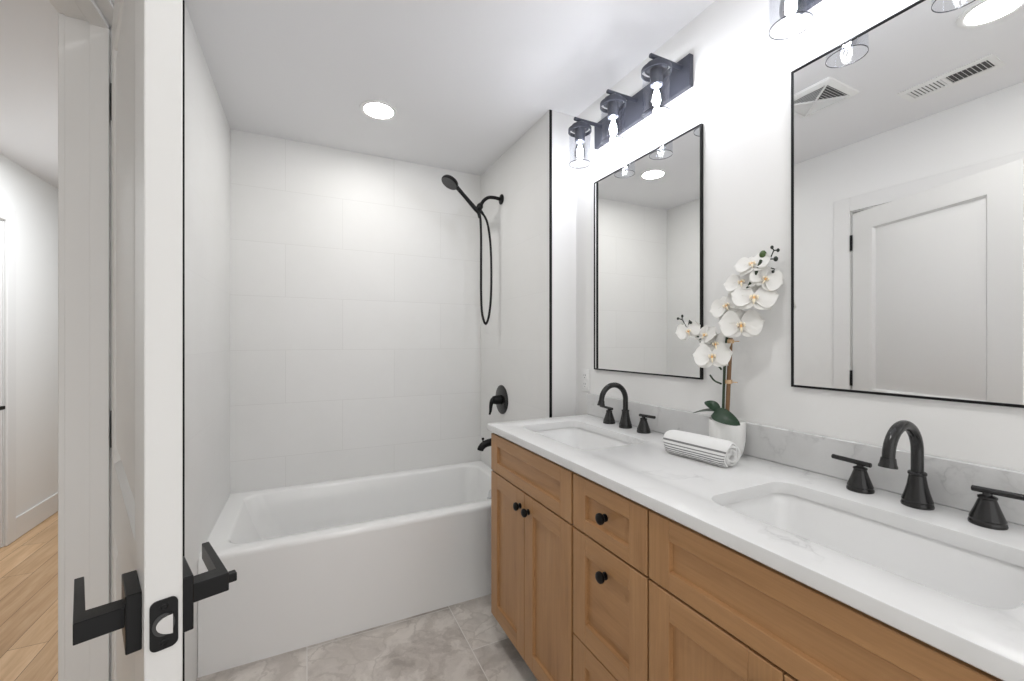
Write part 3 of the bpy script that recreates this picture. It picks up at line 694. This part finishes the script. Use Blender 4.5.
# ------------------------------------------------------------------ sconces
LX, LYC, ARMZ = 1.121, 1.356, 2.302
sc2 = thing('vanity_light', (XV, 1.361, 2.275), 'graphite three-lamp wall light over the mirror by the bathtub', 'wall light', 'three-lamp vanity lights')
b = B(); b.box(1.2417, XV, 1.0807, 1.641, 2.216, 2.333, 0.002); build('backplate', b, 'iron', sc2)
for dy in (-0.236, 0.0, 0.232):
    y = LYC + dy
    b = B(); b.tube([(1.243, y, ARMZ), (LX - 0.028, y, ARMZ), (LX - 0.030, y, ARMZ)], [0.0082, 0.0082, 0.0065], 16); arm = build('lamp_arm', b, 'iron', sc2)
    b = B(); b.lathe([(0.010, 2.300), (0.012, 2.286), (0.028, 2.283), (0.037, 2.277), (0.0400, 2.268), (0.0400, 2.261), (0.036, 2.259), (0.023, 2.258), (0.022, 2.205), (0.019, 2.203), (0.016, 2.212), (0.001, 2.212)], (LX, y, 0), (0, 0, 1), 40, cap0=True)
    b.lathe([(0.0490, 2.262), (0.0525, 2.262), (0.0525, 2.247), (0.0490, 2.247), (0.0490, 2.262)], (LX, y, 0), (0, 0, 1), 48, cap0=False, cap1=False)
    for k in range(3):
        a = 2 * PI * k / 3 + 0.4; c_, s_ = math.cos(a), math.sin(a)
        b.tube([(LX + 0.036 * c_, y + 0.036 * s_, 2.263), (LX + 0.051 * c_, y + 0.051 * s_, 2.256)], 0.003, 8)
    build('lamp_socket', b, 'iron', sc2)
    b = B(); b.lathe([(0.0485, 2.256), (0.0485, 2.104), (0.0495, 2.101)], (LX, y, 0), (0, 0, 1), 48, cap0=False, cap1=False)
    b.lathe([(0.0465, 2.256), (0.0465, 2.104)], (LX, y, 0), (0, 0, 1), 48, cap0=False, cap1=False)
    b.lathe([(0.0485, 2.1025), (0.0485, 2.1005), (0.0472, 2.1005), (0.0472, 2.1025), (0.0485, 2.1025)], (LX, y, 0), (0, 0, 1), 48, mi=1, cap0=False, cap1=False)
    build('glass_shade', b, ['glass', 'glass_rim'], sc2)
    b = B(); b.lathe([(0.011, 2.213), (0.012, 2.203), (0.016, 2.190), (0.0225, 2.172), (0.026, 2.155), (0.0255, 2.142), (0.021, 2.130), (0.013, 2.122), (0.005, 2.120), (0.0005, 2.120)], (LX, y, 0), (0, 0, 1), 28)
    bulb = build('bulb', b, 'bulb_glass', sc2)
    b = B(); b.tube([(LX, y, 2.210), (LX, y, 2.185)], 0.005, 10)
    for k in range(6):
        a = 2 * PI * k / 6 + 0.3; c_, s_ = math.cos(a), math.sin(a)
        b.tube([(LX + 0.004 * c_, y + 0.004 * s_, 2.186), (LX + 0.011 * c_, y + 0.011 * s_, 2.165), (LX + 0.012 * c_, y + 0.012 * s_, 2.146), (LX + 0.006 * c_, y + 0.006 * s_, 2.133)], 0.0019, 8)
    build('filament', b, 'filament', bulb)
dup(sc2, (0, 0.425 - LYC + 0.0, 0), 'graphite three-lamp wall light over the large mirror, cut by the top frame')

# ------------------------------------------------------------------ outlet
ot = thing('wall_outlet', (XV, 1.735, 1.095), 'white double power outlet low on the wall beside the mirror', 'outlet')
b = B(); b.box(XV - 0.006, XV, 1.700, 1.770, 1.040, 1.152, 0.002, seg=2)
build('cover_plate', b, 'plastic', ot)
for z in (1.074, 1.118):
    b = B(); poly = rrect(z - 0.0165, z + 0.0165, 1.735 - 0.017, 1.735 + 0.017, 0.009, 0)
    b.prism([Vector((XV - 0.0075, p.y, p.x)) for p in poly], (0.003, 0, 0))
    s_ = build('socket', b, 'plastic', ot)
    b = B()
    for dy in (-0.0065, 0.0065): b.box(XV - 0.0079, XV - 0.006, 1.735 + dy - 0.001, 1.735 + dy + 0.001, z - 0.001, z + 0.008)
    b.lathe([(0.0026, 0), (0.0026, 0.0019)], (XV - 0.006, 1.735, z - 0.009), (-1, 0, 0), 10)
    build('socket_slots', b, 'slot', s_)

# ------------------------------------------------------------------ downlights
dl = thing('ceiling_downlight', (0.327, 2.207, ZC), 'round lit ceiling downlight above the bathtub', 'downlight', 'recessed downlights')
b = B(); b.lathe([(0.092, 0.0), (0.091, -0.004), (0.078, -0.006), (0.070, -0.003), (0.070, 0.001)], (0.327, 2.207, ZC), (0, 0, 1), 48, cap0=False, cap1=False); build('trim_ring', b, 'plastic', dl)
b = B(); b.lathe([(0.0705, -0.0028), (0.0005, -0.0028)], (0.327, 2.207, ZC), (0, 0, 1), 48, cap0=False); build('lens', b, 'downlight', dl)
dup(dl, (0.005, 0.582 - 2.207, 0), 'round lit ceiling downlight seen reflected at the top of the large mirror')
hl = thing('ceiling_downlight', (-1.0, 3.4, ZC), 'unseen round lamp added in the hallway ceiling to brighten the hall', 'downlight')  # added fill lamp, hidden from the camera behind the open door
b = B(); b.lathe([(0.092, 0.0), (0.091, -0.004), (0.078, -0.006), (0.070, -0.003), (0.070, 0.001)], (-1.0, 3.4, ZC), (0, 0, 1), 48, cap0=False, cap1=False); build('trim_ring', b, 'plastic', hl)
b = B(); b.lathe([(0.0705, -0.0028), (0.0005, -0.0028)], (-1.0, 3.4, ZC), (0, 0, 1), 48, cap0=False); build('lens', b, 'hall_fill', hl)

# ------------------------------------------------------------------ ceiling vents (seen in the large mirror)
rg_ = thing('air_register', (-0.085, 0.83, ZC), 'long white slotted air register on the ceiling, seen in the mirror', 'air vent')
b = B(); zf = ZC - 0.006
ya, yb_, xa, xb = 0.676, 0.985, -0.150, 0.002
b.box(xa, xa + 0.032, ya, yb_, zf, ZC, 0.002); b.box(xb - 0.032, xb, ya, yb_, zf, ZC, 0.002)
for q0, q1 in ((ya, ya + 0.022), (0.828, 0.842), (yb_ - 0.026, yb_)): b.box(xa + 0.032, xb - 0.032, q0, q1, zf, ZC, 0.0005)
build('register_frame', b, 'plastic', rg_)
b = B(); b.box(xa + 0.03, xb - 0.03, ya + 0.02, yb_ - 0.02, ZC - 0.0006, ZC); build('duct_shade_sheet', b, 'shadowbox', rg_)  # flat dark sheet on the ceiling, painted shade instead of a hole
b = B()
for q0, q1, ang in ((ya + 0.022, 0.828, 0.9), (0.842, yb_ - 0.026, -0.5)):
    n = 9
    for k in range(n):
        y = q0 + (q1 - q0) * (k + 0.5) / n
        m = Matrix.Translation(((xa + xb) / 2, y, ZC - 0.0035)) @ Matrix.Rotation(ang, 4, 'X')
        b.box(-(xb - xa) / 2 + 0.032, (xb - xa) / 2 - 0.032, -0.0035, 0.0035, -0.0006, 0.0006, mat=m)
build('louvres', b, 'plastic', rg_)

fg = thing('exhaust_fan_grille', (0.295, 1.175, ZC), 'square white fan grille with four louvred triangles, seen in the mirror', 'fan grille')
b = B(); cx, cy, hs = 0.304, 1.175, 0.126
b.loft([rrect(cx - hs + d, cx + hs - d, cy - hs + d, cy + hs - d, 0.008, z, 4) for d, z in ((0, ZC), (0.002, ZC - 0.008), (0.020, ZC - 0.016), (0.026, ZC - 0.016), (0.027, ZC - 0.006))], False, False)
for a in (PI / 4, 3 * PI / 4):
    m = Matrix.Translation((cx, cy, ZC - 0.014)) @ Matrix.Rotation(a, 4, 'Z'); b.box(-hs * 1.12, hs * 1.12, -0.003, 0.003, -0.004, 0.004, mat=m)
build('grille_frame', b, 'plastic', fg)
b = B(); b.box(cx - hs + 0.025, cx + hs - 0.025, cy - hs + 0.025, cy + hs - 0.025, ZC - 0.001, ZC); build('fan_shade_sheet', b, 'shadowbox', fg)  # flat dark sheet, painted shade under the fan louvres
b = B()
for q in range(4):
    for k in range(7):
        r = 0.016 + k * 0.0125
        m = Matrix.Translation((cx, cy, ZC - 0.012)) @ Matrix.Rotation(q * PI / 2, 4, 'Z') @ Matrix.Translation((0, r, 0)) @ Matrix.Rotation(-0.8, 4, 'X')
        b.box(-r + 0.003, r - 0.003, -0.0045, 0.0045, -0.0007, 0.0007, mat=m)
build('louvres', b, 'plastic', fg)

# ------------------------------------------------------------------ rolled towel
TA, TB = Vector((1.072, 1.008, CT)), Vector((1.090, 0.798, CT))
axd = (TB - TA); tl = axd.length; axd.normalize(); side = axd.cross(Vector((0, 0, 1))).normalized()   # towards the wall or the room
if side.x > 0: side = -side
def towel():
    b = B(); bm = b.bm; RO, TT, turns = 0.042, 0.0105, 2.7
    N, LN = 460, 26
    a_end = math.radians(232)                  # where the loose edge lies, measured room-side = 180 deg, under = 270
    prof = []
    for i in range(N + 1):
        t = i / N; a = a_end - 2 * PI * turns * (1 - t); r = RO - TT / 2 - (RO - TT) * 0.80 * (1 - t)
        prof.append((a, r))
    def pt(a, r, l, th):
        rr = r + th
        u = -math.cos(a) * rr; v = math.sin(a) * rr      # angle 0 = wall side, pi = room side
        v = v if v > -RO * 0.86 else -RO * 0.86 + (v + RO * 0.86) * 0.15
        return Vector((0, 0, 0)) + TA + axd * l + side * (u) + Vector((0, 0, RO * 0.9 + v))
    rnd = random.Random(3); bands = [(-76, -67), (-55, -51), (-44, -40), (-33, -29), (-22, -18), (-11, -7)]
    fr, bk = [], []
    for i, (a, r) in enumerate(prof):
        rowf, rowb = [], []
        for j in range(LN + 1):
            s = j / LN; l = s * tl; e = min(s, 1 - s) * LN
            th = TT / 2 * (0.35 if e < 0.5 else 0.8 if e < 1.5 else 1.0)
            ex = 0.0035 * math.sin(i * 0.095) * (1 if s > 0.5 else -1) * (abs(2 * s - 1) ** 6)
            jit = rnd.uniform(-0.0005, 0.0005) + 0.0008 * math.sin(5 * s + i * 0.045)
            rowf.append(bm.verts.new(pt(a, r, l + ex, th + jit))); rowb.append(bm.verts.new(pt(a, r, l + ex, -th + jit * 0.5)))
        fr.append(rowf); bk.append(rowb)
    for i in range(N):
        deg = math.degrees(prof[i][0] - a_end)
        mi = 1 if any(p <= deg <= q for p, q in bands) else 0
        for j in range(LN):
            f = bm.faces.new((fr[i][j], fr[i][j + 1], fr[i + 1][j + 1], fr[i + 1][j])); f.material_index = mi
            f = bm.faces.new((bk[i][j], bk[i + 1][j], bk[i + 1][j + 1], bk[i][j + 1]))
        for j in (0, LN):
            f = bm.faces.new((fr[i][j], fr[i + 1][j], bk[i + 1][j], bk[i][j]))
    for i in (0, N):
        for j in range(LN): bm.faces.new((fr[i][j], fr[i][j + 1], bk[i][j + 1], bk[i][j]))
    mz = min(v.co.z for v in bm.verts)
    for v in bm.verts: v.co.z += CT + 0.0002 - mz
    return b
tag(build('rolled_towel', towel(), ['towel', 'stripe'], sharp=1.2), 'rolled white towel with thin grey stripes lying on the counter', 'towel')

# ------------------------------------------------------------------ orchid
POTX, POTY = 1.188, 0.890
oc = thing('potted_orchid', (POTX, POTY, CT), 'white orchid with brown stake in a frosted white pot', 'orchid')
b = B(); b.lathe([(0.033, 0.0), (0.039, 0.003), (0.046, 0.02), (0.051, 0.05), (0.0525, 0.085), (0.0525, 0.112), (0.052, 0.114), (0.0505, 0.111), (0.049, 0.094), (0.001, 0.094)], (POTX, POTY, CT + 0.0002), (0, 0, 1), 40); build('pot', b, 'pot', oc)
b = B(); b.lathe([(0.0495, 0), (0.047, 0.006), (0.02, 0.010), (0.001, 0.011)], (POTX, POTY, CT + 0.092), (0, 0, 1), 28); build('moss', b, 'stem', oc)
sA, sB = Vector((1.188, 0.891, CT + 0.095)), Vector((1.186, 0.876, 1.302))
b = B(); b.tube([sA, sA.lerp(sB, .35), sA.lerp(sB, .7), sB], 0.0062, 12); stk = build('stake', b, 'stick', oc)
for t in (0.50, 0.955):
    b = B(); p = sA.lerp(sB, t); b.tube([p - Vector((0, 0, 0.006)), p + Vector((0, 0, 0.006))], 0.0105, 12)
    b.box(p.x - 0.003, p.x + 0.003, p.y - 0.028, p.y, p.z - 0.0015, p.z + 0.0015)
    build('tie', b, 'tape', stk)
b = B()
st_pts = [(1.180, 0.899, CT + 0.10), (1.179, 0.894, 1.15), (1.178, 0.887, 1.27), (1.182, 0.872, 1.36), (1.190, 0.836, 1.43), (1.198, 0.806, 1.485), (1.204, 0.790, 1.53)]
b.tube(bez(st_pts, 8), 0.0042, 10)
b.tube(bez([(1.176, 0.900, 1.20), (1.166, 0.925, 1.235), (1.158, 0.955, 1.288), (1.150, 0.990, 1.322), (1.150, 1.012, 1.336)], 8), 0.003, 8)
b.tube(bez([(1.176, 0.900, 1.155), (1.162, 0.915, 1.165), (1.150, 0.922, 1.183)], 5), 0.0028, 8)
b.tube(bez([(1.182, 0.872, 1.36), (1.170, 0.860, 1.375)], 5), 0.0025, 8)
build('stem', b, 'stem', oc)
def at(px, py, x):
    f, yw, cyy = 419.71, math.radians(26.035), 342.17
    S_, C_ = math.sin(yw), math.cos(yw); u = (px - 512) / f; v = -(py - cyy) / f
    t = x / (S_ + u * C_); return (x, (C_ - u * S_) * t, CAMZ + v * t)
def leaf(base, tip, width, droop, roll=0.0):
    b = B(); base, tip = Vector(base), Vector(tip); ax = tip - base; L = ax.length; ax.normalize()
    sd = ax.cross(Vector((0, 0, 1))).normalized(); up = sd.cross(ax)
    sd, up = sd * math.cos(roll) + up * math.sin(roll), up * math.cos(roll) - sd * math.sin(roll)
    n, m = 16, 8; top, bot = [], []
    for i in range(n + 1):
        t = i / n; w = width * (math.sin(PI * min(1, (0.06 + 0.94 * t)) ** 0.8) ** 0.62) * (1.0 if t < 0.999 else 0.02) + 0.0006
        c = base + ax * (L * t) + up * (droop * math.sin(PI * t))
        r1, r2 = [], []
        for j in range(m + 1):
            s = 2 * j / m - 1; p = c + sd * (w * s) + up * (abs(s) ** 1.5 * w * 0.14)
            r1.append(b.bm.verts.new(p)); r2.append(b.bm.verts.new(p - up * 0.0016))
        top.append(r1); bot.append(r2)
    for i in range(n):
        for j in range(m):
            b.bm.faces.new((top[i][j], top[i][j + 1], top[i + 1][j + 1], top[i + 1][j])); b.bm.faces.new((bot[i][j], bot[i + 1][j], bot[i + 1][j + 1], bot[i][j + 1]))
        for j in (0, m): b.bm.faces.new((top[i][j], top[i + 1][j], bot[i + 1][j], bot[i][j]))
    for i in (0, n):
        for j in range(m): b.bm.faces.new((top[i][j], bot[i][j], bot[i][j + 1], top[i][j + 1]))
    return b
build('leaf', leaf(at(713.5, 412.5, 1.155), at(740, 425, 1.128), 0.023, 0.010, -0.95), 'leaf', oc)
build('leaf', leaf(at(719, 410.5, 1.175), at(704.5, 402.0, 1.160), 0.016, 0.008, 0.75), 'leaf', oc)
build('leaf', leaf(at(717, 410.5, 1.168), at(693, 412.8, 1.150), 0.016, 0.004, 0.12), 'leaf', oc)

def flower(center, size, roll, tilt=(0, 0), spread=1.0):
    """petals in a local frame, z towards the viewer side, then turned into place"""
    ctr = Vector(center); nz = (Vector((-0.80, -0.56, 0.10)) + Vector((0.56, -0.80, 0)) * tilt[0] + Vector((0, 0, 1)) * tilt[1]).normalized()
    ux = Vector((0, 0, 1)).cross(nz).normalized(); uy = nz.cross(ux)
    c_, s_ = math.cos(roll), math.sin(roll); ux, uy = ux * c_ + uy * s_, uy * c_ - ux * s_
    mt = Matrix.Translation(ctr) @ Matrix(((ux.x, uy.x, nz.x, 0), (ux.y, uy.y, nz.y, 0), (ux.z, uy.z, nz.z, 0), (0, 0, 0, 1)))
    b = B(); R = size / 2
    def petal(ang, L, w, z0, cup, pw):
        n, m = 12, 8; top, bot = [], []
        for i in range(n + 1):
            t = i / n; ww = w * (math.sin(PI * (0.05 + 0.93 * t ** pw)) ** 0.6)
            if i == n: ww = w * 0.12
            a, c = [], []
            for j in range(m + 1):
                s = 2 * j / m - 1
                p = Vector((0.04 * L + L * t * (1 - 0.08 * s * s), ww * s, z0 + cup * L * (t * t * 0.9 - t * 0.35) + 0.14 * ww * s * s + 0.03 * L * math.sin(5 * t + 3 * s + ang)))
                q = Matrix.Rotation(ang, 4, 'Z') @ p
                a.append(b.bm.verts.new(q)); c.append(b.bm.verts.new(q - Vector((0, 0, 0.0009))))
            top.append(a); bot.append(c)
        for i in range(n):
            for j in range(m):
                b.bm.faces.new((top[i][j], top[i][j + 1], top[i + 1][j + 1], top[i + 1][j])); b.bm.faces.new((bot[i][j], bot[i + 1][j], bot[i + 1][j + 1], bot[i][j + 1]))
            for j in (0, m): b.bm.faces.new((top[i][j], top[i + 1][j], bot[i + 1][j], bot[i][j]))
        for j in range(m): b.bm.faces.new((top[n][j], bot[n][j], bot[n][j + 1], top[n][j + 1]))
    for a in (90, 215, 325): petal(math.radians(a), R * 0.95, R * 0.44, -0.003, -0.12, 0.9)
    for a in (8, 172): petal(math.radians(a), R * 1.05, R * 0.70 * spread, 0.001, 0.15, 1.15)
    b.xf(mt); fl = build('flower', b, 'petal', oc, sharp=1.4)
    b = B(); k = size / 0.10
    b.ball((0, 0.002 * k, 0.006 * k), 0.0045 * k, (1, 1.0, 1.1), 10, 1)
    b.ball((0, -0.007 * k, 0.009 * k), 0.0045 * k, (0.8, 1.3, 0.9), 10, 0)
    for sx in (-1, 1): b.ball((sx * 0.0075 * k, -0.003 * k, 0.008 * k), 0.0055 * k, (0.6, 1.1, 1.2), 10, 1)
    b.tube([(0, -0.012 * k, 0.011 * k), (0, -0.019 * k, 0.010 * k), (0, -0.023 * k, 0.006 * k)], [0.004 * k, 0.0028 * k, 0.0012 * k], 8, mi=1)
    b.xf(mt); build('lip', b, ['lip', 'lippale'], fl)
for px, py, x, size, roll, tl_ in (
        (752.5, 264.5, 1.200, 0.092, 0.25, (-0.3, 0.75)), (765.5, 278.5, 1.216, 0.088, -0.55, (0.25, 0.1)), (742, 282.5, 1.195, 0.095, 0.25, (-0.35, 0.6)),
        (727, 306, 1.180, 0.098, 0.55, (-0.5, 0.45)), (754, 298, 1.190, 0.116, -0.10, (0.05, 0.5)), (741, 325, 1.175, 0.114, 0.05, (0.0, 0.25)),
        (716, 344, 1.165, 0.090, 0.2, (-0.2, 0.35)), (712.5, 356.5, 1.140, 0.106, 0.10, (-0.1, 0.45)), (688.5, 331, 1.140, 0.076, 0.35, (-0.15, 0.25)), (706.5, 335, 1.160, 0.078, -0.2, (-0.8, 0.7))):
    flower(at(px, py, x), size, roll, tl_, 1.05)
def buds(stemlines, bl):
    b = B()
    for ln in stemlines: b.tube([Vector(p) for p in ln], 0.0018, 6)
    o = build('bud_stem', b, 'darkstem', oc)
    for c, r in bl:
        b = B(); b.ball(c, r, (1, 1, 1.25), 10); build('bud', b, 'bud' if r > 0.008 else 'darkstem', o)
X1 = 1.226
buds([[at(764, 265, X1), at(770, 259, X1), at(774, 250, X1)], [at(770, 259, X1), at(775.5, 259, X1)], [at(774, 250.5, X1), at(777.5, 250, X1)], [at(774, 250.5, X1), at(772, 247.5, X1)], [at(764, 265, X1), at(762, 258, X1)], [at(771, 268, X1), at(774.5, 269, X1), at(773.5, 272, X1)]],
     [(at(763, 254.5, X1), 0.0100), (at(775.8, 258.8, X1), 0.0062), (at(772, 247.3, X1), 0.0045), (at(778, 250.2, X1), 0.0045), (at(773, 271.5, X1), 0.004)])
X2 = 1.145
buds([[at(687, 328, X2), at(682.5, 320, X2), at(678.5, 318.5, X2)], [at(682, 319.5, X2), at(682.3, 316.5, X2)], [at(688, 328, X2), at(689.5, 320, X2), at(691, 322, X2)], [at(683, 327, X2), at(686, 329, X2)]],
     [(at(682.2, 326.8, X2), 0.0082), (at(678, 318.5, X2), 0.0042), (at(682.3, 316, X2), 0.0042), (at(690.8, 322.5, X2), 0.004)])
